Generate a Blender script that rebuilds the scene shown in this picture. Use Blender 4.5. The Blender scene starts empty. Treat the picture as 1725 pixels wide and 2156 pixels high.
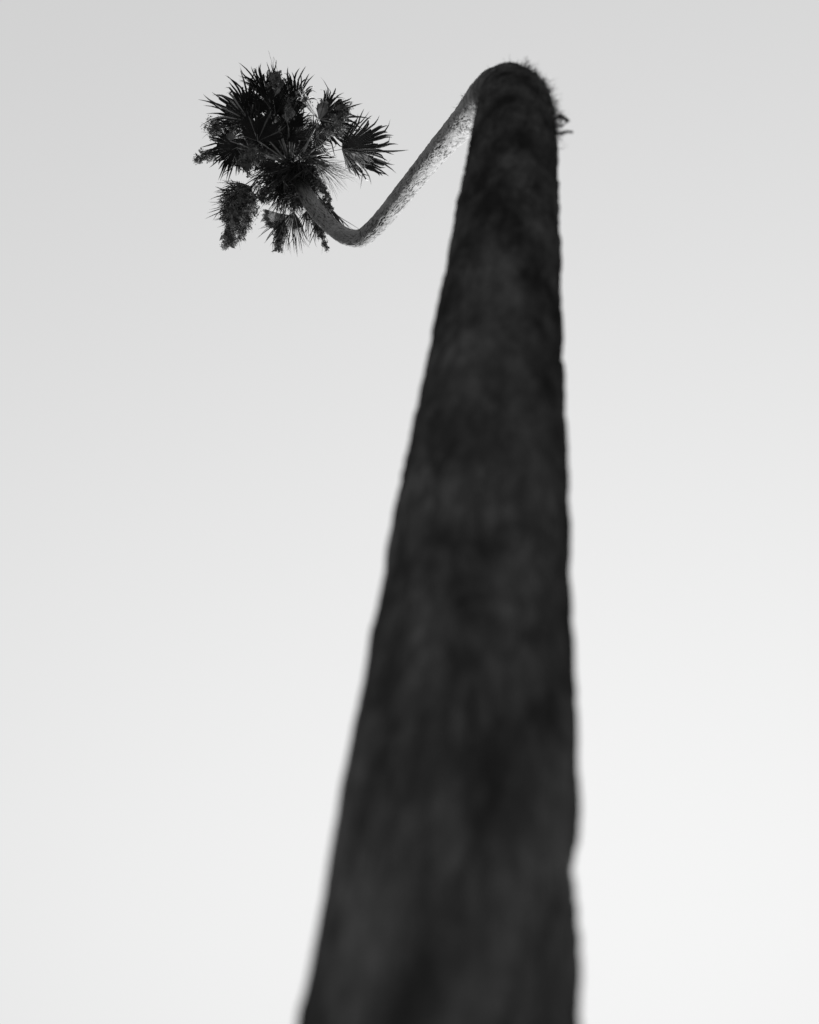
import bpy, math, random
import numpy as np
from mathutils import Vector, Matrix

random.seed(7)
rng = np.random.default_rng(11)
R = math.radians
scene = bpy.context.scene
col = scene.collection

# ------------------------------------------------------------------ camera
W, H = 1725.0, 2156.0            # working pixel grid used to turn photo pixels into directions
VFOV = R(50.0)
PITCH = R(54.0)
F_PX = (H / 2) / math.tan(VFOV / 2)
CAM = np.array([0.0, 0.0, 1.45])
FWD = np.array([0, math.cos(PITCH), math.sin(PITCH)])
UPV = np.array([0, -math.sin(PITCH), math.cos(PITCH)])
RGT = np.array([1.0, 0, 0])

cam_d = bpy.data.cameras.new('camera')
cam_d.sensor_fit = 'VERTICAL'
cam_d.sensor_height = 120.0      # large-format negative
cam_d.sensor_width = 96.0
cam_d.lens = 60.0 / math.tan(VFOV / 2)
cam_d.clip_start = 0.05
cam_d.clip_end = 3000
cam_d.dof.use_dof = True
cam_d.dof.focus_distance = 20.0
cam_d.dof.aperture_fstop = cam_d.lens / 36.0
cam = bpy.data.objects.new('camera', cam_d)
col.objects.link(cam)
cam.location = CAM
cam.rotation_euler = (R(90) + PITCH, 0, 0)
scene.camera = cam

# ------------------------------------------------------------------ sky and sun
SUN_EL, SUN_AZ = R(17.0), R(14.0)        # azimuth measured from +Y towards +X
world = bpy.data.worlds.new('World')
scene.world = world
world.use_nodes = True
wn, wl = world.node_tree.nodes, world.node_tree.links
wn.clear()
sky = wn.new('ShaderNodeTexSky')
sky.sky_type = 'NISHITA'
sky.sun_disc = False
sky.sun_elevation = SUN_EL
sky.sun_rotation = SUN_AZ
sky.air_density = 4.0
sky.dust_density = 0.0
sky.ozone_density = 1.0
bw = wn.new('ShaderNodeSeparateColor')     # blue-sensitive black-and-white film
bg = wn.new('ShaderNodeBackground')
bg.inputs['Strength'].default_value = 0.15
wo = wn.new('ShaderNodeOutputWorld')
wl.new(sky.outputs[0], bw.inputs[0])
film = wn.new('ShaderNodeMath'); film.operation = 'POWER'; film.inputs[1].default_value = 0.6   # soft shoulder of the film
wl.new(bw.outputs['Blue'], film.inputs[0])
wl.new(film.outputs[0], bg.inputs['Color'])
wl.new(bg.outputs[0], wo.inputs[0])

sun_d = bpy.data.lights.new('sun', 'SUN')
sun_d.energy = 3.3
sun_d.angle = R(0.53)
sun = bpy.data.objects.new('sun', sun_d)
col.objects.link(sun)
sdir = Vector((math.sin(SUN_AZ) * math.cos(SUN_EL), math.cos(SUN_AZ) * math.cos(SUN_EL), math.sin(SUN_EL)))
sun.rotation_euler = sdir.to_track_quat('Z', 'Y').to_euler()
sun.location = (20, 50, 40)

vs = scene.view_settings
vs.view_transform = 'Standard'
vs.look = 'None'
vs.gamma = 1.0
vs.use_curve_mapping = False
vs.exposure = 1.65

# ------------------------------------------------------------------ helpers
def pix(px, py, d):
    """point at distance d along the ray through working pixel (px, py)"""
    v = FWD + RGT * ((px - W / 2) / F_PX) + UPV * (-(py - H / 2) / F_PX)
    return CAM + v / np.linalg.norm(v) * d

def zpix(zx, zy, d):
    return pix(386.4 + zx * 0.28, 89.7 + zy * 0.28, d)

def unit(v):
    v = np.asarray(v, float)
    return v / max(np.linalg.norm(v), 1e-9)

def new_mesh(name, verts, faces, mat, parent=None, smooth=True, mat2=None, idx=None):
    me = bpy.data.meshes.new(name)
    me.from_pydata([tuple(v) for v in verts], [], [tuple(f) for f in faces])
    if smooth:
        me.polygons.foreach_set('use_smooth', [True] * len(me.polygons))
    me.materials.append(mat)
    if mat2 is not None:
        me.materials.append(mat2); me.polygons.foreach_set('material_index', idx)
    ob = bpy.data.objects.new(name, me)
    col.objects.link(ob)
    if parent is not None:
        ob.parent = parent
        ob.matrix_parent_inverse = parent.matrix_basis.inverted()
    return ob

class MB:
    """collects faces for one mesh"""
    def __init__(self):
        self.v, self.f = [], []
    def add(self, verts, faces):
        o = len(self.v)
        self.v.extend([np.asarray(p, float) for p in verts])
        self.f.extend([tuple(i + o for i in f) for f in faces])
    def tube(self, pts, rad, n=6, flat=1.0, side=None):
        pts = [np.asarray(p, float) for p in pts]
        vs_, fs = [], []
        m = len(pts)
        ref = np.array([0.31, 0.17, 0.93]) if side is None else np.asarray(side, float)
        for i, p in enumerate(pts):
            t = unit(pts[min(i + 1, m - 1)] - pts[max(i - 1, 0)])
            a = unit(ref - t * ref.dot(t)); b = np.cross(t, a)
            r = rad[i] if hasattr(rad, '__len__') else rad
            for k in range(n):
                q = 2 * math.pi * k / n
                vs_.append(p + a * math.cos(q) * r + b * math.sin(q) * r * flat)
        for i in range(m - 1):
            for k in range(n):
                k2 = (k + 1) % n
                fs.append((i * n + k, i * n + k2, i * n + n + k2, i * n + n + k))
        fs.append(tuple(range(n))[::-1]); fs.append(tuple((m - 1) * n + k for k in range(n)))
        self.add(vs_, fs)
    def strip(self, pts, side, widths):
        """thin folded strip (a leaf thread)"""
        vs_, fs = [], []
        for i, p in enumerate(pts):
            vs_ += [np.asarray(p) - side * widths[i] / 2, np.asarray(p) + side * widths[i] / 2]
        for i in range(len(pts) - 1):
            fs.append((2 * i, 2 * i + 1, 2 * i + 3, 2 * i + 2))
        self.add(vs_, fs)
    def build(self, name, mat, parent=None, smooth=True):
        return new_mesh(name, self.v, self.f, mat, parent, smooth)

def spline(xs, ys, q):
    """natural cubic spline, ys (n,k)"""
    xs = np.asarray(xs, float); ys = np.asarray(ys, float)
    n = len(xs); h = np.diff(xs)
    A = np.eye(n); B = np.zeros_like(ys)
    for i in range(1, n - 1):
        A[i, i - 1], A[i, i], A[i, i + 1] = h[i - 1], 2 * (h[i - 1] + h[i]), h[i]
        B[i] = 6 * ((ys[i + 1] - ys[i]) / h[i] - (ys[i] - ys[i - 1]) / h[i - 1])
    M = np.linalg.solve(A, B)
    j = np.clip(np.searchsorted(xs, q) - 1, 0, n - 2)
    hh = h[j][:, None]; a = (xs[j + 1] - q)[:, None]; b = (q - xs[j])[:, None]
    return (M[j] * a**3 + M[j + 1] * b**3) / (6 * hh) + (ys[j] / hh - M[j] * hh / 6) * a + (ys[j + 1] / hh - M[j + 1] * hh / 6) * b

def _h(ix, iy, iz, s):
    n = (ix.astype(np.int64) * 374761393 + iy.astype(np.int64) * 668265263 + iz.astype(np.int64) * 2147483647 + s * 974634541) & 0xffffffff
    n = ((n ^ (n >> 13)) * 1274126177) & 0xffffffff
    n = ((n ^ (n >> 16)) * 2246822519) & 0xffffffff
    return ((n ^ (n >> 15)) & 0xffffff) / float(0xffffff)

def vnoise(p, s=0):
    i = np.floor(p).astype(np.int64); f = p - i
    u = f * f * (3 - 2 * f); r = 0
    for dx in (0, 1):
        for dy in (0, 1):
            for dz in (0, 1):
                w = (u[:, 0] if dx else 1 - u[:, 0]) * (u[:, 1] if dy else 1 - u[:, 1]) * (u[:, 2] if dz else 1 - u[:, 2])
                r = r + w * _h(i[:, 0] + dx, i[:, 1] + dy, i[:, 2] + dz, s)
    return r * 2 - 1

def fbm(p, s=0, o=3):
    r = 0; a = 1.0; t = 0
    for k in range(o):
        r = r + a * vnoise(p * 2.03**k + 17.3 * k, s + k); t += a; a *= 0.5
    return r / t

def worley_edge(p, s=0):
    i = np.floor(p).astype(np.int64)
    d1 = np.full(len(p), 9.0); d2 = np.full(len(p), 9.0)
    for dx in (-1, 0, 1):
        for dy in (-1, 0, 1):
            for dz in (-1, 0, 1):
                c = i + np.array([dx, dy, dz])
                q = c + np.stack([_h(c[:, 0], c[:, 1], c[:, 2], s + k) for k in range(3)], 1)
                d = np.linalg.norm(p - q, axis=1)
                m = d < d1
                d2 = np.where(m, d1, np.minimum(d2, d)); d1 = np.where(m, d, d1)
    return d2 - d1

# ------------------------------------------------------------------ materials
def mat_new(name):
    m = bpy.data.materials.new(name); m.use_nodes = True
    return m, m.node_tree.nodes, m.node_tree.links, m.node_tree.nodes['Principled BSDF']

def simple(name, lo, hi, rough, scale, spec=0.3, trans=0.0, bump=0.0, bscale=80.0):
    m, n, l, p = mat_new(name)
    tc = n.new('ShaderNodeTexCoord'); nz = n.new('ShaderNodeTexNoise')
    nz.inputs['Scale'].default_value = scale; nz.inputs['Detail'].default_value = 5
    rp = n.new('ShaderNodeValToRGB')
    rp.color_ramp.elements[0].position = 0.32; rp.color_ramp.elements[1].position = 0.68
    rp.color_ramp.elements[0].color = (lo, lo, lo, 1); rp.color_ramp.elements[1].color = (hi, hi, hi, 1)
    l.new(tc.outputs['Object'], nz.inputs['Vector']); l.new(nz.outputs['Fac'], rp.inputs[0])
    l.new(rp.outputs[0], p.inputs['Base Color'])
    p.inputs['Roughness'].default_value = rough
    p.inputs['Specular IOR Level'].default_value = spec
    if bump:
        b2 = n.new('ShaderNodeTexNoise'); b2.inputs['Scale'].default_value = bscale; b2.inputs['Detail'].default_value = 4
        bp = n.new('ShaderNodeBump'); bp.inputs['Strength'].default_value = bump; bp.inputs['Distance'].default_value = 0.01
        l.new(tc.outputs['Object'], b2.inputs['Vector']); l.new(b2.outputs['Fac'], bp.inputs['Height'])
        l.new(bp.outputs[0], p.inputs['Normal'])
    if trans:
        tr = n.new('ShaderNodeBsdfTranslucent'); mx = n.new('ShaderNodeMixShader')
        mx.inputs[0].default_value = trans
        l.new(rp.outputs[0], tr.inputs[0]); l.new(p.outputs[0], mx.inputs[1]); l.new(tr.outputs[0], mx.inputs[2])
        l.new(mx.outputs[0], n['Material Output'].inputs['Surface'])
    return m

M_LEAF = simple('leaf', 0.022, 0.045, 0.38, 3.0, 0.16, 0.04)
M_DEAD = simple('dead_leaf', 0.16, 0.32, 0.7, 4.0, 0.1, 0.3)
M_PALE = simple('sunlit_leaf', 0.45, 0.62, 0.55, 5.0, 0.2, 0.55)  # sunlight on leaves put into a pale leaf colour
M_BROWN = simple('brown_leaf', 0.03, 0.07, 0.75, 4.0, 0.08, 0.03)
M_PET = simple('petiole', 0.34, 0.50, 0.45, 6.0, 0.25)
M_STALK = simple('stalk', 0.06, 0.12, 0.7, 6.0, 0.1)
M_FRUIT = simple('fruit', 0.03, 0.42, 0.7, 7.0, 0.1)
M_FIBRE = simple('fibre', 0.02, 0.22, 0.85, 9.0, 0.03)
M_GROUND = simple('dry_ground', 0.05, 0.10, 0.95, 0.7, 0.1, 0.0, 0.6, 14.0)

SHADE_LO = 0.46
def bark_material():
    m, n, l, p = mat_new('bark')
    at = n.new('ShaderNodeAttribute'); at.attribute_name = 'straight'
    ck = n.new('ShaderNodeAttribute'); ck.attribute_name = 'crack'
    def noise(scale, det, stretch):
        mp = n.new('ShaderNodeMapping'); mp.inputs['Scale'].default_value = (1, 1, stretch)
        l.new(at.outputs['Vector'], mp.inputs['Vector'])
        t = n.new('ShaderNodeTexNoise'); t.inputs['Scale'].default_value = scale; t.inputs['Detail'].default_value = det
        t.inputs['Roughness'].default_value = 0.6
        l.new(mp.outputs[0], t.inputs['Vector']); return t
    patch = noise(5.5, 4, 0.34)          # weathered patches drawn out along the trunk
    fine = noise(60.0, 5, 0.3)
    r1 = n.new('ShaderNodeValToRGB')
    r1.color_ramp.elements[0].position = 0.36; r1.color_ramp.elements[1].position = 0.66
    r1.color_ramp.elements[0].color = (0.075,) * 3 + (1,); r1.color_ramp.elements[1].color = (0.34,) * 3 + (1,)
    l.new(patch.outputs['Fac'], r1.inputs[0])
    r2 = n.new('ShaderNodeMapRange'); r2.inputs['From Min'].default_value = 0.25; r2.inputs['From Max'].default_value = 0.75
    r2.inputs['To Min'].default_value = 0.65; r2.inputs['To Max'].default_value = 1.2
    l.new(fine.outputs['Fac'], r2.inputs['Value'])
    mx = n.new('ShaderNodeMix'); mx.data_type = 'RGBA'; mx.blend_type = 'MULTIPLY'; mx.inputs[0].default_value = 1
    l.new(r2.outputs[0], mx.inputs[7])
    ru = n.new('ShaderNodeValToRGB')
    ru.color_ramp.elements[0].position = 0.3; ru.color_ramp.elements[1].position = 0.7
    ru.color_ramp.elements[0].color = (0.29,) * 3 + (1,); ru.color_ramp.elements[1].color = (0.40,) * 3 + (1,)
    l.new(patch.outputs['Fac'], ru.inputs[0])
    # backlit shade painted into the lower trunk's colour, fading to pale grey higher up
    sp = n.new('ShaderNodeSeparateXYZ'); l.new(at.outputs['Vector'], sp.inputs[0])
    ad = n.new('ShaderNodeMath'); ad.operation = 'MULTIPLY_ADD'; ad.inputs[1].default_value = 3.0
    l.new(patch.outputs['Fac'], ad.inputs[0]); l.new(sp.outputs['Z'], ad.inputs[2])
    tone = n.new('ShaderNodeMapRange'); tone.interpolation_type = 'SMOOTHSTEP'
    tone.inputs['From Min'].default_value = 10.5; tone.inputs['From Max'].default_value = 18.5
    l.new(ad.outputs[0], tone.inputs['Value'])
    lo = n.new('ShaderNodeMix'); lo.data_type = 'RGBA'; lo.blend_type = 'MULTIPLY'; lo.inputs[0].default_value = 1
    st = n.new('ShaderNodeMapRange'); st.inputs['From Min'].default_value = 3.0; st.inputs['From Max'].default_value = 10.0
    st.inputs['To Min'].default_value = SHADE_LO; st.inputs['To Max'].default_value = SHADE_LO * 0.5  # painted shade deepens from the base up to the bend
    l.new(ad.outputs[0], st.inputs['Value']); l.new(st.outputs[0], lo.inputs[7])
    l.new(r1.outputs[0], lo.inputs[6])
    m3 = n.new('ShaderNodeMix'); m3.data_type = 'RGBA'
    l.new(tone.outputs[0], m3.inputs[0]); l.new(lo.outputs[2], m3.inputs[6]); l.new(ru.outputs[0], m3.inputs[7])
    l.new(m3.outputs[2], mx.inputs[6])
    m2 = n.new('ShaderNodeMix'); m2.data_type = 'RGBA'
    m2.inputs[7].default_value = (0.018,) * 3 + (1,)      # darker colour in the fissures
    l.new(ck.outputs['Fac'], m2.inputs[0]); l.new(mx.outputs[2], m2.inputs[6])
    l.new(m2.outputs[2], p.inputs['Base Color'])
    p.inputs['Roughness'].default_value = 0.95; p.inputs['Specular IOR Level'].default_value = 0.0
    bp = n.new('ShaderNodeBump'); bp.inputs['Strength'].default_value = 0.6; bp.inputs['Distance'].default_value = 0.012
    l.new(fine.outputs['Fac'], bp.inputs['Height']); l.new(bp.outputs[0], p.inputs['Normal'])
    return m
M_BARK = bark_material()

# ------------------------------------------------------------------ ground
def build_ground():
    n, rad = 60, 900.0
    xs = np.linspace(-1, 1, n); xs = np.sign(xs) * np.abs(xs)**2.2 * rad
    X, Y = np.meshgrid(xs, xs)
    p = np.stack([X.ravel(), Y.ravel(), np.zeros(n * n)], 1)
    z = 0.25 * vnoise(p / 35.0, 3) + 0.03 * vnoise(p / 3.0, 4)
    z *= np.clip(np.hypot(p[:, 0], p[:, 1] - 1.9) / 8.0, 0, 1)
    p[:, 2] = z
    f = [(j * n + i, j * n + i + 1, j * n + n + i + 1, j * n + n + i) for j in range(n - 1) for i in range(n - 1)]
    o = new_mesh('ground', p, f, M_GROUND)
    o['kind'] = 'structure'
build_ground()

# ------------------------------------------------------------------ palm: trunk
# centre line: photo pixel, trunk diameter there -> distance from the width it shows
near = [(928, 2156, 2.20), (983, 1500, 2.76), (1027, 1000, 3.60), (1069, 500, 5.30), (1079, 330, 6.25)]
p0, p1 = pix(*near[0]), pix(*near[-1])
axis0 = unit(p1 - p0)
base = p0 - axis0 * (p0[2] / axis0[2])
ctrl = [base - axis0 * 0.3, base, p0] + [p0 + axis0 * ((pix(*q) - p0).dot(axis0)) for q in near[1:]]
far = [(1084, 245, 7.3), (1077, 208, 8.5), (1057, 194, 10.2), (1024, 207, 12.6), (983, 251, 15.4), (922, 319, 18.4), (880, 370, 20.2),
       (844, 415, 21.5), (808, 459, 22.6), (782, 486, 23.3), (758, 502, 23.9), (732, 499, 24.4), (695, 474, 25.2), (657, 430, 26.2), (622, 365, 27.5)]
ctrl += [pix(*q) for q in far]
ctrl = np.array(ctrl)
chord = np.concatenate([[0], np.cumsum(np.linalg.norm(np.diff(ctrl, axis=0), axis=1))])
LEN = chord[-1]
NS = int(LEN / 0.02)
sv = np.linspace(0, LEN, NS)
cl = spline(chord, ctrl, sv)
tan = np.gradient(cl, axis=0); tan /= np.linalg.norm(tan, axis=1)[:, None]
ex = np.zeros_like(tan); a = unit(np.array([1, 0, 0]) - tan[0] * tan[0][0])
for i in range(NS):
    a = unit(a - tan[i] * a.dot(tan[i])); ex[i] = a
ey = np.cross(tan, ex)
rad_s = np.interp(sv, [0, 0.3, 0.7, 1.5, 2.6, 3.3, 4.3, 5.5, 7, 10, 13, 16, 20, 24, LEN], [0.34, 0.32, 0.28, 0.255, 0.255, 0.263, 0.258, 0.250, 0.247, 0.232, 0.215, 0.203, 0.19, 0.19, 0.18])

palm = bpy.data.objects.new('palm_tree', None)
col.objects.link(palm)
palm.location = base
palm['label'] = 'tall lone fan palm with a bent bare trunk and a small shaggy crown'
palm['category'] = 'palm tree'
bpy.context.view_layer.update()

NC = 200
th = np.linspace(0, 2 * math.pi, NC, endpoint=False)
TH, SV = np.meshgrid(th, sv)
TH, SV = TH.ravel(), SV.ravel()
straight = np.stack([np.cos(TH) * 0.22, np.sin(TH) * 0.22, SV], 1)
big = fbm(straight * np.array([3, 3, 1.6]), 21, 3)
ring = vnoise(np.stack([straight[:, 0] * 1.5, straight[:, 1] * 1.5, SV * 9 + 0.4 * vnoise(straight * 4, 5)], 1), 8)
lump = fbm(straight * np.array([16, 16, 5.0]), 31, 3)
warp = straight + 0.010 * np.stack([vnoise(straight * np.array([24, 24, 5.0]), 41), vnoise(straight * np.array([24, 24, 5.0]), 42), 4 * vnoise(straight * np.array([14, 14, 3.0]), 43)], 1)
e1 = worley_edge(warp * np.array([16, 16, 3.0]), 51)
e2 = worley_edge(warp * np.array([7, 7, 8.0]), 61)
c1 = np.clip(1.3 - e1 / 0.14, 0, 1) * np.clip(0.7 + 1.6 * vnoise(straight * np.array([9, 9, 3.0]), 71), 0, 1)
c2 = np.clip(1.2 - e2 / 0.08, 0, 1) * np.clip(0.2 + 1.8 * vnoise(straight * np.array([7, 7, 2.0]), 72), 0, 1)
tick = np.clip((fbm(straight * np.array([50, 50, 10.0]), 81, 2) - 0.10) / 0.22, 0, 1) * np.clip(0.9 + 0.9 * vnoise(straight * np.array([6, 6, 1.5]), 83), 0.25, 1)
scar = np.clip((vnoise(straight * np.array([9, 9, 26.0]), 91) - 0.45) / 0.2, 0, 1) * np.clip(0.2 + 2 * vnoise(straight * np.array([3, 3, 1.2]), 92), 0, 1)
up = np.clip((SV - 9) / 4, 0, 1)
crack = np.clip(np.maximum(np.maximum(c1, c2) * (0.55 - 0.25 * up), np.maximum(tick, scar) * (0.3 + 0.42 * up)), 0, 1)
disp = np.where(SV > 9, 0.013, 0.007) * big + np.where((SV > 5.5) & (SV < 13), 0.0075, 0.004) * ring + 0.008 * lump - np.where(SV > 11, 0.012, 0.016) * crack
vz = cl - CAM; yz = H / 2 - F_PX * (vz @ UPV) / np.maximum(vz @ FWD, 0.01)
s_n = sv[np.argmin(np.where(sv > 2.0, np.abs(yz - 1835), 1e9) + np.where(sv > 5, 1e6, 0))]      # old notch in the bark
disp = disp - 0.016 * np.exp(-((SV - s_n) / 0.07)**2) * np.clip(np.cos(TH), 0, 1)**2
I = np.repeat(np.arange(NS), NC)
rr = rad_s[I] + disp
V = cl[I] + ex[I] * (np.cos(TH) * rr)[:, None] + ey[I] * (np.sin(TH) * rr)[:, None]
jj, kk = np.meshgrid(np.arange(NS - 1), np.arange(NC), indexing='ij')
k2 = (kk + 1) % NC
Fq = np.stack([jj * NC + kk, jj * NC + k2, jj * NC + NC + k2, jj * NC + NC + kk], -1).reshape(-1, 4)
me = bpy.data.meshes.new('trunk')
me.vertices.add(len(V)); me.vertices.foreach_set('co', V.astype(np.float32).ravel())
me.loops.add(Fq.size); me.loops.foreach_set('vertex_index', Fq.astype(np.int32).ravel())
me.polygons.add(len(Fq)); me.polygons.foreach_set('loop_start', np.arange(0, Fq.size, 4, dtype=np.int32))
me.polygons.foreach_set('use_smooth', np.ones(len(Fq), bool))
at = me.attributes.new('straight', 'FLOAT_VECTOR', 'POINT'); at.data.foreach_set('vector', straight.astype(np.float32).ravel())
at = me.attributes.new('crack', 'FLOAT', 'POINT'); at.data.foreach_set('value', crack.astype(np.float32))
me.update(calc_edges=True); me.validate()
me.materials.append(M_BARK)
trunk = bpy.data.objects.new('trunk', me)
col.objects.link(trunk)
trunk.parent = palm; trunk.matrix_parent_inverse = palm.matrix_basis.inverted()
trunk['label'] = 'bare grey trunk of cracked bark, arching over and curving up again'

def on_trunk(s, ang):
    i = int(np.clip(s / LEN * (NS - 1), 0, NS - 1))
    n_ = ex[i] * math.cos(ang) + ey[i] * math.sin(ang)
    return cl[i] + n_ * rad_s[i], n_, tan[i]

def limb(s, sign=1):
    """angle of the side of the trunk that shows as its right (+1) or left (-1) edge"""
    i = int(np.clip(s / LEN * (NS - 1), 0, NS - 1))
    v = unit(CAM - cl[i]); side = unit(np.cross(v, tan[i])) * (1 if np.cross(v, tan[i])[0] > 0 else -1) * sign
    return math.atan2(side.dot(ey[i]), side.dot(ex[i]))

# frayed fibres and broken leaf stubs left on the trunk
def fibre_tuft(s0, s1, sign, n, ln, spread=0.5, off=0.0, wid=0.003):
    mb = MB()
    for k in range(n):
        s = random.uniform(s0, s1)
        a = limb(s, sign) + random.gauss(off, spread)
        p, nn, t = on_trunk(s, a)
        l_ = ln * random.uniform(0.35, 1.25)
        d = unit(nn + 0.5 * np.array([random.gauss(0, 1) for _ in range(3)]) + 0.2 * t)
        bend = 0.5 * np.array([random.gauss(0, 1) for _ in range(3)]) - np.array([0, 0, 0.3])
        pts = [p - nn * 0.012 + d * l_ * q + bend * l_ * q * q * 0.6 for q in (0, .25, .5, .75, 1)]
        w = wid * random.uniform(0.7, 1.6)
        mb.strip(pts, unit(np.cross(d, [random.gauss(0, 1) for _ in range(3)])), [w, w, w * .9, w * .6, w * .2])
    o = mb.build('fibre_tuft', M_FIBRE, trunk)
    o['kind'] = 'stuff'
    return o

def arc_s(px, py):
    """trunk length at which the centre line shows at this pixel"""
    v = cl - CAM
    z = v @ FWD; x = W / 2 + F_PX * (v @ RGT) / z; y = H / 2 - F_PX * (v @ UPV) / z
    return sv[np.argmin((x - px)**2 + (y - py)**2)]

# ------------------------------------------------------------------ palm: crown
HEART = pix(612, 345, 27.9)
UPW = np.array([0, 0, 1.0])

def fan(name_mat, hub, tip, nrm_roll, spread=200, nseg=43, fold=0.25, droop=0.16, split=0.5, frizz=0.09, kink=0.10, deadp=0.07,
        parent=None, mat=None, lenjit=0.05, asym=0.0, prof=0.35):
    """pleated fan blade: segments joined near the hub, free and pointed towards the rim"""
    hub = np.asarray(hub); ax = np.asarray(tip) - hub; Rl = np.linalg.norm(ax); ax = ax / Rl
    view = unit(CAM - hub)
    n0 = unit(view - ax * view.dot(ax)); b0 = np.cross(n0, ax)
    if nrm_roll == 'sun':                # the side of the blade seen from below is turned to the sun
        sd_ = np.array(sdir)
        nrm_roll = max(range(-75, 76, 5), key=lambda q: min((n0 * math.cos(R(q)) + b0 * math.sin(R(q))).dot(sd_), 1.1 * (n0 * math.cos(R(q)) + b0 * math.sin(R(q))).dot(view)))
    c, s_ = math.cos(R(nrm_roll)), math.sin(R(nrm_roll))
    nn = n0 * c + b0 * s_; bb = np.cross(nn, ax)
    mb = MB()
    half = R(spread) / 2
    midx = []
    rs = np.array([0.015, 0.12, 0.28, 0.42, split, 0.62, 0.74, 0.86, 0.95, 1.0])
    dth = 2 * half / nseg
    for k in range(nseg):
        t0 = -half + dth * (k + 0.5) + asym
        L = Rl * (1 - prof * (abs(t0 - asym) / half)**2.2) * (1 + max(-.12, min(.06, random.gauss(0, lenjit))))
        kz = random.random() < kink
        kq = random.uniform(0.5, 0.8); kd = unit(np.array([random.gauss(0, 1) for _ in range(3)]) - 0.9 * UPW)
        fz = np.array([random.gauss(0, 1) for _ in range(3)]) * frizz
        sw = random.gauss(0, 0.05 + frizz * 0.4)
        sag = random.uniform(0.4, 2.6)
        curl = np.array([random.gauss(0, 1) for _ in range(3)]) * 0.22
        vs_, fs = [], []
        for i, q in enumerate(rs):
            r = L * q
            free = max(0, (q - split) / (1 - split))
            wid = math.sin(dth / 2) * r * 1.0 if q <= split else math.sin(dth / 2) * L * split * 1.06 * (1 - free**3.2) + 0.0008
            ph = t0 + sw * free
            for e, side in ((-1, 0), (0, 1), (1, 0)):
                x = r * math.cos(ph) - e * wid * math.sin(ph) * 1.0
                y = r * math.sin(ph) + e * wid * math.cos(ph)
                z = -fold * abs(y) - 0.10 * Rl * (q**2)
                z += (wid * 0.55 if side else -wid * 0.2)
                p = hub + ax * x + bb * y + nn * z
                p = p - UPW * (droop * L * (0.25 * q * q + sag * free**2))
                p = p + fz * L * free**1.6 + curl * L * max(0, free - .45)**2
                if kz and q > kq:
                    p = p + (kd * 0.9 - (ax * math.cos(ph) + bb * math.sin(ph)) * 0.8) * (q - kq) * L
                vs_.append(p)
        m_ = len(rs)
        for i in range(m_ - 1):
            o = 3 * i
            fs += [(o, o + 1, o + 4, o + 3), (o + 1, o + 2, o + 5, o + 4)]
        mb.add(vs_, fs)
        midx += [1 if random.random() < deadp else 0] * len(fs)  # grey dead segments, also put in to paint bright sun glints
    return new_mesh('blade', mb.v, mb.f, mat, parent, False, M_DEAD, midx)

def bez(p0, p1, p2, n=9):
    return [(1 - t)**2 * p0 + 2 * t * (1 - t) * p1 + t * t * p2 for t in np.linspace(0, 1, n)]

def frond(hub, tip, roll=0, kind='leaf', root=None, w=0.022, arch=0.12, **kw):
    """hub, tip = (zoom x, zoom y, distance)"""
    hb, tp = zpix(*hub), zpix(*tip)
    root = HEART + unit(hb - HEART) * 0.10 + np.array([0, 0, -0.10]) if root is None else zpix(*root)
    mid = (root + hb) / 2 + UPW * arch
    mb = MB()
    pts = bez(root, mid, hb)
    # run on as the costa a little way into the blade
    pts += [hb + (tp - hb) * 0.08 - UPW * 0.004, hb + (tp - hb) * 0.2 - UPW * 0.012]
    rads = [w * 1.9, w * 1.5, w * 1.25, w * 1.1, w, w * .95, w * .9, w * .85, w * .85, w * .6, w * .25]
    mat = {'leaf': M_LEAF, 'dead': M_DEAD, 'pale': M_PALE, 'brown': M_BROWN}[kind]
    e = bpy.data.objects.new('frond', None)
    col.objects.link(e)
    e.location = root
    e.parent = palm; e.matrix_parent_inverse = palm.matrix_basis.inverted()
    bpy.context.view_layer.update()
    pet = MB(); pet.tube(pts, rads, 7, 0.55)
    o = new_mesh('petiole', pet.v, pet.f, M_PET if kind != 'brown' else M_STALK)
    adopt(o, e)
    o = fan(None, hb, tp, roll, mat=mat, **kw)
    adopt(o, e)
    e['label'] = {'leaf': 'dark green fan frond on a stiff stalk', 'dead': 'dry grey fan frond, tattered and drooping', 'pale': 'folded fan frond with sunlit paleness painted in', 'brown': 'withered brown fan frond hanging in the crown'}[kind]
    return e

def adopt(o, parent):
    o.parent = parent
    o.matrix_parent_inverse = (Matrix.Translation(parent.location)).inverted()

def more_blade(e, hub, tip, roll, kind, **kw):
    adopt(fan(None, zpix(*hub), zpix(*tip), roll, mat={'dead': M_DEAD, 'pale': M_PALE, 'brown': M_BROWN}[kind], **kw), e)

D0 = 27.6
# outer ring, read off the photograph
frond((500, 590, D0 - .2), (290, 320, D0 - .6), 15, spread=190, nseg=46, fold=.2, split=.6, frizz=.08, kink=.05)
frond((640, 430, D0 - .3), (430, 215, D0 - .5), 58, spread=170, nseg=41, fold=.35, split=.6)
frond((690, 540, D0 - .5), (680, 225, D0 - .9), 10, spread=190, nseg=50, fold=.3, split=.67, kink=.3)
frond((835, 520, D0 - .3), (870, 195, D0 - .2), -25, spread=130, nseg=34, fold=.25, split=.63)
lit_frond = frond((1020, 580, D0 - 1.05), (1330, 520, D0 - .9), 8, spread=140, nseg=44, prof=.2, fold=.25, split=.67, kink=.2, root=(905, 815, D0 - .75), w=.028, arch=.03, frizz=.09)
more_blade(lit_frond, (1018, 585, D0 - 1.1), (862, 345, D0 - 1.15), 10, 'pale', spread=24, nseg=9, fold=.1, split=.72, kink=.0, droop=.02, frizz=.04, prof=.5)  # sunlit fold, its brightness painted in by the pale colour
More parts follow.
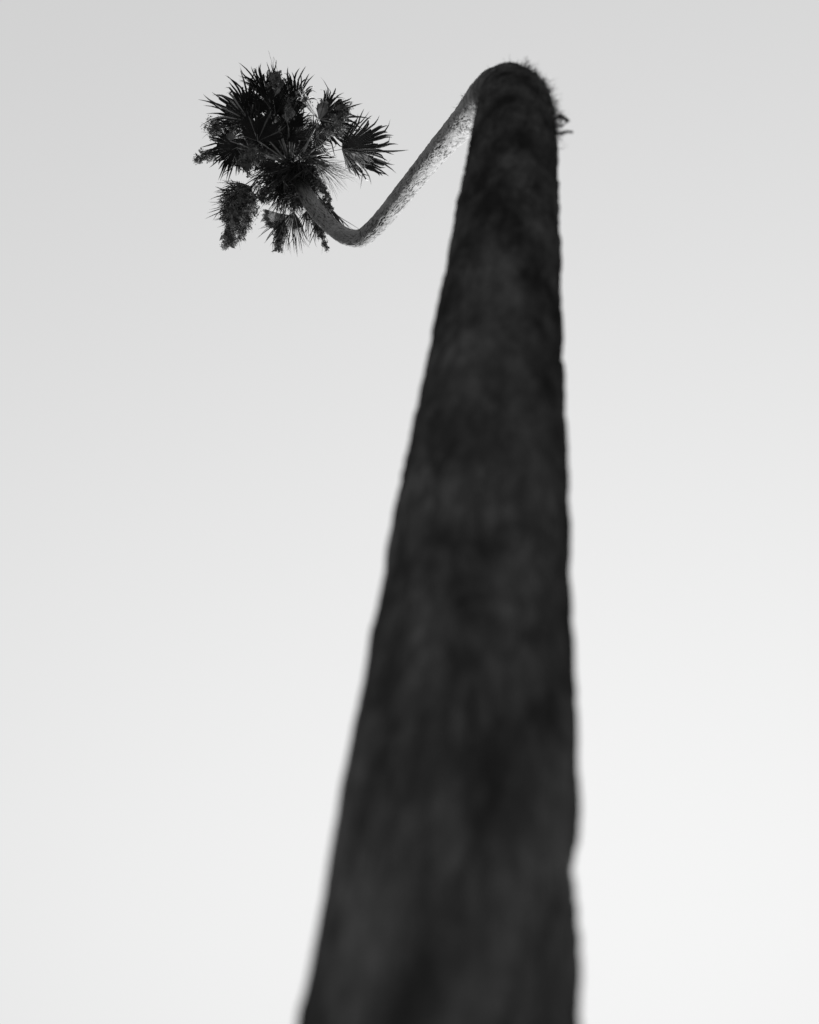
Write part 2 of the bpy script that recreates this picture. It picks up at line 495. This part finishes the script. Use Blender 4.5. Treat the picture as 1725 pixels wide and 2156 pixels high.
more_blade(lit_frond, (1020, 588, D0 - 1.08), (1062, 440, D0 - 1.12), 0, 'pale', spread=62, nseg=13, fold=.1, split=.88, kink=.0, droop=.02, frizz=.03, deadp=.5)  # pale colour also paints the sunlit part beside the fold
more_blade(lit_frond, (1010, 600, D0 - 1.1), (975, 735, D0 - 1.4), 20, 'brown', spread=80, nseg=18, fold=.3, split=.3, frizz=.14, deadp=.3)
side_frond = frond((1190, 803, D0 - .4), (1605, 765, D0 - .0), 5, spread=150, nseg=54, fold=.2, split=.68, kink=.12, root=(955, 862, D0 - .3), arch=.05, droop=.04, prof=.70, frizz=.06)
more_blade(side_frond, (1195, 812, D0 - .5), (1440, 905, D0 - .45), 15, 'dead', spread=34, nseg=20, fold=.3, split=.67, kink=.2)
frond((985, 905, D0 - .85), (1255, 990, D0 - 1.35), 35, 'brown', spread=70, nseg=46, fold=.4, split=.3, frizz=.12, droop=.12, deadp=.55)
frond((980, 890, D0 - .8), (1200, 900, D0 - 1.1), 45, 'brown', spread=60, nseg=24, fold=.4, split=.3, frizz=.14, droop=.12, deadp=.5)
frond((930, 860, D0 + .1), (1130, 775, D0 + .2), 40, spread=120, nseg=26, fold=.3, split=.45)
frond((400, 790, D0 - .2), (225, 870, D0 - .5), 10, spread=300, nseg=58, fold=.2, split=.67, frizz=.08, kink=.05, droop=.2, prof=.45)
frond((350, 740, D0 - .35), (370, 575, D0 + .0), 10, 'pale', spread=90, nseg=18, fold=.2, split=.3, frizz=.15)  # lit leaf tips painted in with the pale colour
frond((360, 690, D0 + .5), (165, 660, D0 + .5), 50, spread=120, nseg=26, fold=.3, split=.6)
frond((560, 740, D0 - .5), (545, 470, D0 - .9), 20, spread=190, nseg=46, fold=.3, split=.6)
frond((700, 700, D0 + .3), (650, 480, D0 + .5), -20, spread=210, nseg=50, fold=.25, split=.63)
frond((850, 690, D0 + .2), (860, 520, D0 + .6), 20, spread=210, nseg=50, fold=.25, split=.63)
frond((790, 640, D0 - .6), (740, 400, D0 - 1.0), 45, spread=170, nseg=41, fold=.35, split=.6)
frond((450, 1150, D0 + .2), (260, 1190, D0 + .1), 45, spread=150, nseg=34, fold=.3, split=.6)
frond((728, 1285, D0 + .1), (610, 1375, D0 + .2), 0, 'dead', spread=100, nseg=15, fold=.1, split=.86, kink=0, droop=.02, frizz=.03, prof=.1, lenjit=.04, deadp=0)
frond((830, 1270, D0 + .4), (860, 1530, D0 + .1), 35, spread=110, nseg=34, fold=.3, split=.45)
frond((1010, 1150, D0 + .5), (1270, 1385, D0 + .3), 72, spread=90, nseg=24, fold=.3, split=.6)
frond((930, 1260, D0 + .6), (950, 1440, D0 + .4), 20, spread=100, nseg=20, fold=.2, split=.35)
frond((610, 850, D0 + .3), (420, 820, D0 + .5), 20, spread=220, nseg=50, fold=.25, split=.63)
frond((660, 620, D0 + .5), (600, 470, D0 + .8), 10, spread=200, nseg=46, fold=.3, split=.6)
frond((980, 700, D0 + .5), (1130, 660, D0 + .8), 0, spread=210, nseg=46, fold=.2, split=.6)
# dead fronds hanging among the fruit at the lower left and below
frond((505, 1080, D0 + .0), (400, 1250, D0 - .5), 20, 'brown', spread=150, nseg=32, fold=.35, split=.4, frizz=.14, droop=.25, deadp=.2)
frond((440, 1190, D0 - .2), (350, 1400, D0 - .8), 30, 'brown', spread=110, nseg=26, fold=.35, split=.4, frizz=.14, droop=.25, deadp=.2, root=(560, 1040, D0 + .1))
frond((760, 1330, D0 + .1), (730, 1520, D0 - .3), 40, 'brown', spread=110, nseg=24, fold=.35, split=.4, frizz=.14, droop=.2, deadp=.15)
frond((1000, 1360, D0 + .2), (1050, 1500, D0 - .1), 45, 'brown', spread=90, nseg=18, fold=.35, split=.4, frizz=.14, droop=.2, deadp=.15)
# inner fronds filling the middle of the crown
frond((640, 720, D0 + .6), (510, 650, D0 + .9), 10, spread=220, nseg=46, fold=.2, split=.6)
frond((560, 640, D0 + .2), (430, 700, D0 + .1), 35, 'brown', spread=170, nseg=34, fold=.3, split=.6)
frond((760, 760, D0 + .8), (770, 590, D0 + 1.2), 0, spread=230, nseg=50, fold=.2, split=.6)
frond((880, 740, D0 + .7), (960, 640, D0 + 1.0), 10, spread=220, nseg=46, fold=.2, split=.6)
frond((690, 900, D0 + .8), (520, 900, D0 + 1.0), 10, spread=200, nseg=46, fold=.2, split=.63)
frond((780, 740, D0 - .3), (820, 560, D0 - .6), 40, 'brown', spread=160, nseg=34, fold=.35, split=.45, frizz=.14)
frond((700, 980, D0 + .5), (640, 1150, D0 + .3), 20, 'brown', spread=180, nseg=36, fold=.3, split=.45, frizz=.14)
frond((790, 1080, D0 + .4), (760, 1230, D0 + .1), 10, 'brown', spread=190, nseg=39, fold=.3, split=.4, frizz=.16)

frond((500, 800, D0 + .1), (380, 640, D0 + .2), 15, 'brown', spread=220, nseg=41, fold=.2, split=.6, frizz=.12)
frond((740, 850, D0 + .3), (690, 650, D0 + .4), 10, spread=220, nseg=46, fold=.2, split=.63)
frond((870, 850, D0 + .5), (930, 690, D0 + .8), 10, spread=220, nseg=46, fold=.2, split=.63)

# withered fronds hanging below the bud
frond((740, 1060, D0 - .1), (630, 1190, D0 - .5), 15, 'brown', spread=200, nseg=34, fold=.3, split=.35, frizz=.14, deadp=.15)
frond((800, 1090, D0 + .1), (730, 1245, D0 - .3), 15, 'brown', spread=200, nseg=34, fold=.3, split=.35, frizz=.14, deadp=.2)
frond((850, 1120, D0 + .3), (810, 1270, D0 + .0), 20, 'brown', spread=180, nseg=32, fold=.3, split=.35, frizz=.14, deadp=.3)
frond((700, 900, D0 - .3), (690, 1080, D0 - .8), 15, 'brown', spread=180, nseg=36, fold=.35, split=.4, frizz=.1, deadp=.12)
frond((860, 900, D0 - .4), (900, 1080, D0 - .9), 25, 'brown', spread=160, nseg=32, fold=.35, split=.4, frizz=.1, deadp=.12)

# old brown fronds folded down against the top of the trunk
for k in range(14):
    q = 2 * math.pi * k / 14 + random.uniform(-.15, .15)
    i = NS - 1 - int(random.uniform(.0, .55) / 0.02)
    nn = ex[i] * math.cos(q) + ey[i] * math.sin(q)
    root = cl[i] + nn * .12
    hb = root + nn * random.uniform(.22, .34) - UPW * random.uniform(.05, .2)
    tp = hb + nn * random.uniform(.0, .18) - UPW * random.uniform(.45, .75)
    e = bpy.data.objects.new('dead_frond', None); col.objects.link(e); e.location = root
    e.parent = palm; e.matrix_parent_inverse = palm.matrix_basis.inverted()
    e['label'] = 'withered brown frond folded down against the top of the trunk'
    pet = MB(); pet.tube(bez(root, (root + hb) / 2 + UPW * .1, hb), [.045, .04, .036, .033, .03, .028, .026, .024, .022], 7, .5)
    adopt(new_mesh('petiole', pet.v, pet.f, M_STALK), e)
    adopt(fan(None, hb, tp, random.uniform(-60, 60), spread=110, nseg=22, fold=.5, split=.35, frizz=.14, droop=.1, mat=M_BROWN), e)

# fibrous mantle round the bud: threads nobody could count
mb = MB()
for k in range(6000):
    i = NS - 1 - int(abs(random.gauss(0, .45)) / 0.02)
    i = max(0, min(NS - 1, i))
    q = random.uniform(0, 2 * math.pi)
    nn = ex[i] * math.cos(q) + ey[i] * math.sin(q)
    p = cl[i] + nn * random.uniform(.12, .20 + .26 * (i / (NS - 1.0))**30) + UPW * random.uniform(-.1, .5)
    l_ = random.uniform(.12, .42)
    d = unit(nn * random.uniform(.1, .9) - UPW * random.uniform(.2, 1.0) + 0.25 * np.array([random.gauss(0, 1) for _ in range(3)]))
    pts = [p + d * l_ * t - UPW * .25 * l_ * t * t for t in (0, .35, .7, 1)]
    w = random.uniform(.004, .013)
    mb.strip(pts, unit(np.cross(d, [random.gauss(0, 1) for _ in range(3)])), [w, w, w * .7, w * .1])
o = mb.build('fibre_mantle', M_FIBRE, palm, smooth=False); o['kind'] = 'stuff'
o['label'] = 'dark shaggy mass of old leaf fibres under the crown'

# fruit clusters: arching stalk, branchlets, berries
OCT_F = [(0, 2, 4), (2, 1, 4), (1, 3, 4), (3, 0, 4), (2, 0, 5), (1, 2, 5), (3, 1, 5), (0, 3, 5)]
def cluster(path, width, n, size=.0095, start=.25, taper=.6, root=None, label=None, mat=None):
    """path = list of (zoom x, zoom y, distance); bits gather along it from `start` on"""
    P = np.array([zpix(*q) for q in path])
    cs = np.concatenate([[0], np.cumsum(np.linalg.norm(np.diff(P, axis=0), axis=1))])
    q = np.linspace(0, cs[-1], 24)
    C = spline(cs, P, q)
    e = bpy.data.objects.new('fruit_cluster', None); col.objects.link(e); e.location = C[0]
    e.parent = palm; e.matrix_parent_inverse = palm.matrix_basis.inverted()
    e['label'] = label or 'hanging panicle of small fruits'
    st = MB(); st.tube(C, np.linspace(.02, .005, 24), 6)
    br = MB()
    n = int(n * 2.2)
    nb = max(10, n // 60)
    tips = []
    for k in range(nb):
        t = start + (1 - start) * random.random()**.9
        i = int(t * 23); p = C[i]; tg = unit(C[min(i + 1, 23)] - C[max(i - 1, 0)])
        w = width * .0031 * .5 * (1 - taper * max(0, (t - start) / (1 - start))) * random.uniform(.35, 1.15)
        d = unit(np.array([random.gauss(0, 1) for _ in range(3)]) + .5 * tg - .25 * UPW)
        pe = p + d * w - UPW * w * .3
        pts = bez(p, p + d * w * .6, pe, 5)
        br.tube(pts, [.005, .004, .0035, .003, .002], 4)
        tips.append((pts, w))
    TP = np.array([t[0] for t in tips]); TW = np.array([t[1] for t in tips])
    ti = rng.integers(0, len(tips), n); tj = rng.choice([1, 2, 2, 3, 3, 4, 4], n)
    p = TP[ti, tj] + np.clip(rng.normal(size=(n, 3)), -1.5, 1.5) * (.014 + TW[ti] * .14)[:, None]
    sz = size * (.5 + rng.exponential(.65, n))[:, None]; el = rng.uniform(.8, 2.8, n)[:, None]
    nv = lambda v: v / np.linalg.norm(v, axis=1)[:, None]
    A = nv(rng.normal(size=(n, 3))); B = nv(np.cross(A, rng.normal(size=(n, 3)))); Cc = np.cross(A, B)
    BV = np.stack([p + A * sz * el, p - A * sz * el, p + B * sz, p - B * sz, p + Cc * sz * .6, p - Cc * sz * .6], 1).reshape(-1, 3)
    BF = (np.array(OCT_F)[None] + (np.arange(n) * 6)[:, None, None]).reshape(-1, 3)
    adopt(new_mesh('stalk', st.v, st.f, M_STALK), e)
    o = new_mesh('branchlets', br.v, br.f, M_STALK); adopt(o, e); o['kind'] = 'stuff'
    o = new_mesh('berries', BV.tolist(), BF.tolist(), mat or M_FRUIT, smooth=False); adopt(o, e); o['kind'] = 'stuff'
    return e

hz = (790, 900, 27.7)
cluster([hz, (620, 960, D0 + .1), (500, 1100, D0), (420, 1260, D0 - .5), (335, 1530, D0 - 1.3)], 270, 3600, start=.4)
cluster([hz, (640, 980, D0 + .3), (530, 1120, D0 + .2), (480, 1260, D0 - .1), (430, 1430, D0 - .6)], 220, 2200, start=.5, taper=.4)
cluster([hz, (600, 990, D0 + .3), (420, 1110, D0 + .1), (340, 1240, D0 - .1), (350, 1350, D0 - .6)], 200, 1500, start=.58, taper=.3)
cluster([hz, (760, 1150, D0 + .4), (745, 1330, D0 + .3), (715, 1580, D0 - .6)], 150, 1500, start=.5)
cluster([hz, (900, 1150, D0 + .6), (990, 1330, D0 + .4), (1065, 1545, D0 - .4)], 120, 1000, start=.55, taper=.3)
cluster([hz, (560, 800, D0 + .5), (300, 800, D0 + .4), (110, 880, D0 - .3)], 110, 800, start=.75, taper=.2)
cluster([hz, (560, 740, D0 + .6), (330, 640, D0 + .5), (200, 660, D0)], 160, 1200, start=.65, taper=.1)
cluster([hz, (950, 760, D0 + .3), (1190, 500, D0 - .8), (1130, 690, D0 - 1.4)], 200, 2000, start=.5, taper=.3)
cluster([hz, (680, 840, D0 + .2), (540, 830, D0 - .1), (460, 960, D0 - .7)], 200, 1300, start=.4, taper=.2)
cluster([hz, (940, 980, D0 + .4), (1050, 1100, D0 + .4), (1120, 1270, D0 + .1)], 110, 700, start=.5, taper=.3)
cluster([hz, (700, 560, D0 + .2), (690, 250, D0 - .8), (680, 350, D0 - 1.3)], 150, 900, start=.55, taper=.1)
cluster([hz, (800, 640, D0 + .0), (800, 480, D0 - 1.0), (790, 590, D0 - 1.5)], 130, 700, start=.5, taper=.1)
cluster([hz, (680, 1020, D0 + .2), (610, 1120, D0 - .1), (600, 1200, D0 - .5)], 120, 600, start=.55, taper=.1)

# ------------------------------------------------------------------ fibres on the bend of the trunk
for (px, py, ds, sign, n, ln, off) in [(1085, 232, .5, 1, 520, .06, -.1), (1084, 262, .35, 1, 360, .065, .0), (1075, 212, .45, 1, 420, .05, -.2),
                                       (1080, 320, .3, 1, 25, .03, 0), (1000, 230, .3, -1, 60, .07, 0)]:
    s = arc_s(px, py)
    fibre_tuft(s - ds, s + ds, sign, n, ln, off=off)

def stub(s, sign, off, pts_loc, r=.006):
    a = limb(s, sign) + off
    p, nn, t = on_trunk(s, a)
    sd = np.cross(nn, t)
    mb = MB()
    mb.tube([p + nn * x + t * y + sd * z for x, y, z in pts_loc], [r * 1.4, r * 1.2, r, r, r * .8, r * .5][:len(pts_loc)], 6)
    o = mb.build('leaf_stub', M_BROWN, trunk)
s = arc_s(1083, 250)
stub(s, 1, 0, [(-.03, .08, 0), (.04, .06, .006), (.07, -.04, 0), (.08, -.14, .006), (.04, -.28, .0), (-.02, -.33, 0)], .011)
stub(s, 1, .1, [(-.03, -.42, 0), (.03, -.40, .0), (.065, -.36, .01), (.10, -.30, 0)], .009)
stub(s, 1, -.1, [(-.03, -.16, 0), (.02, -.18, .0), (.035, -.23, .01), (.03, -.33, 0)], .006)
mb = MB()
for q in [((1103, 140), (1109, 133), (1117, 126)), ((1106, 136), (1111, 130), (1110, 117)), ((1104, 139), (1107, 132), (1106, 121))]:
    mb.tube([pix(q[0][0], q[0][1] + 6, 8.5)] + [pix(x, y, 8.5) for x, y in q], [.004, .004, .003, .0015], 5)
o = mb.build('twig', M_FIBRE, trunk)
o['label'] = 'tiny dry twig sprouting from the top of the bend'

# dry flower stalk standing out of the top of the crown
mb = MB()
for a_, b_, c_ in [((705, 330), (690, 230), (640, 60)), ((715, 320), (715, 210), (678, 105)), ((690, 220), (672, 190), (676, 108))]:
    mb.tube(bez(zpix(*a_, D0 - .9), zpix(*b_, D0 - .9), zpix(*c_, D0 - .8)), np.linspace(.007, .002, 9), 4)
o = mb.build('flower_stalk', M_STALK, palm)
o['label'] = 'thin dry flower stalk standing above the crown'
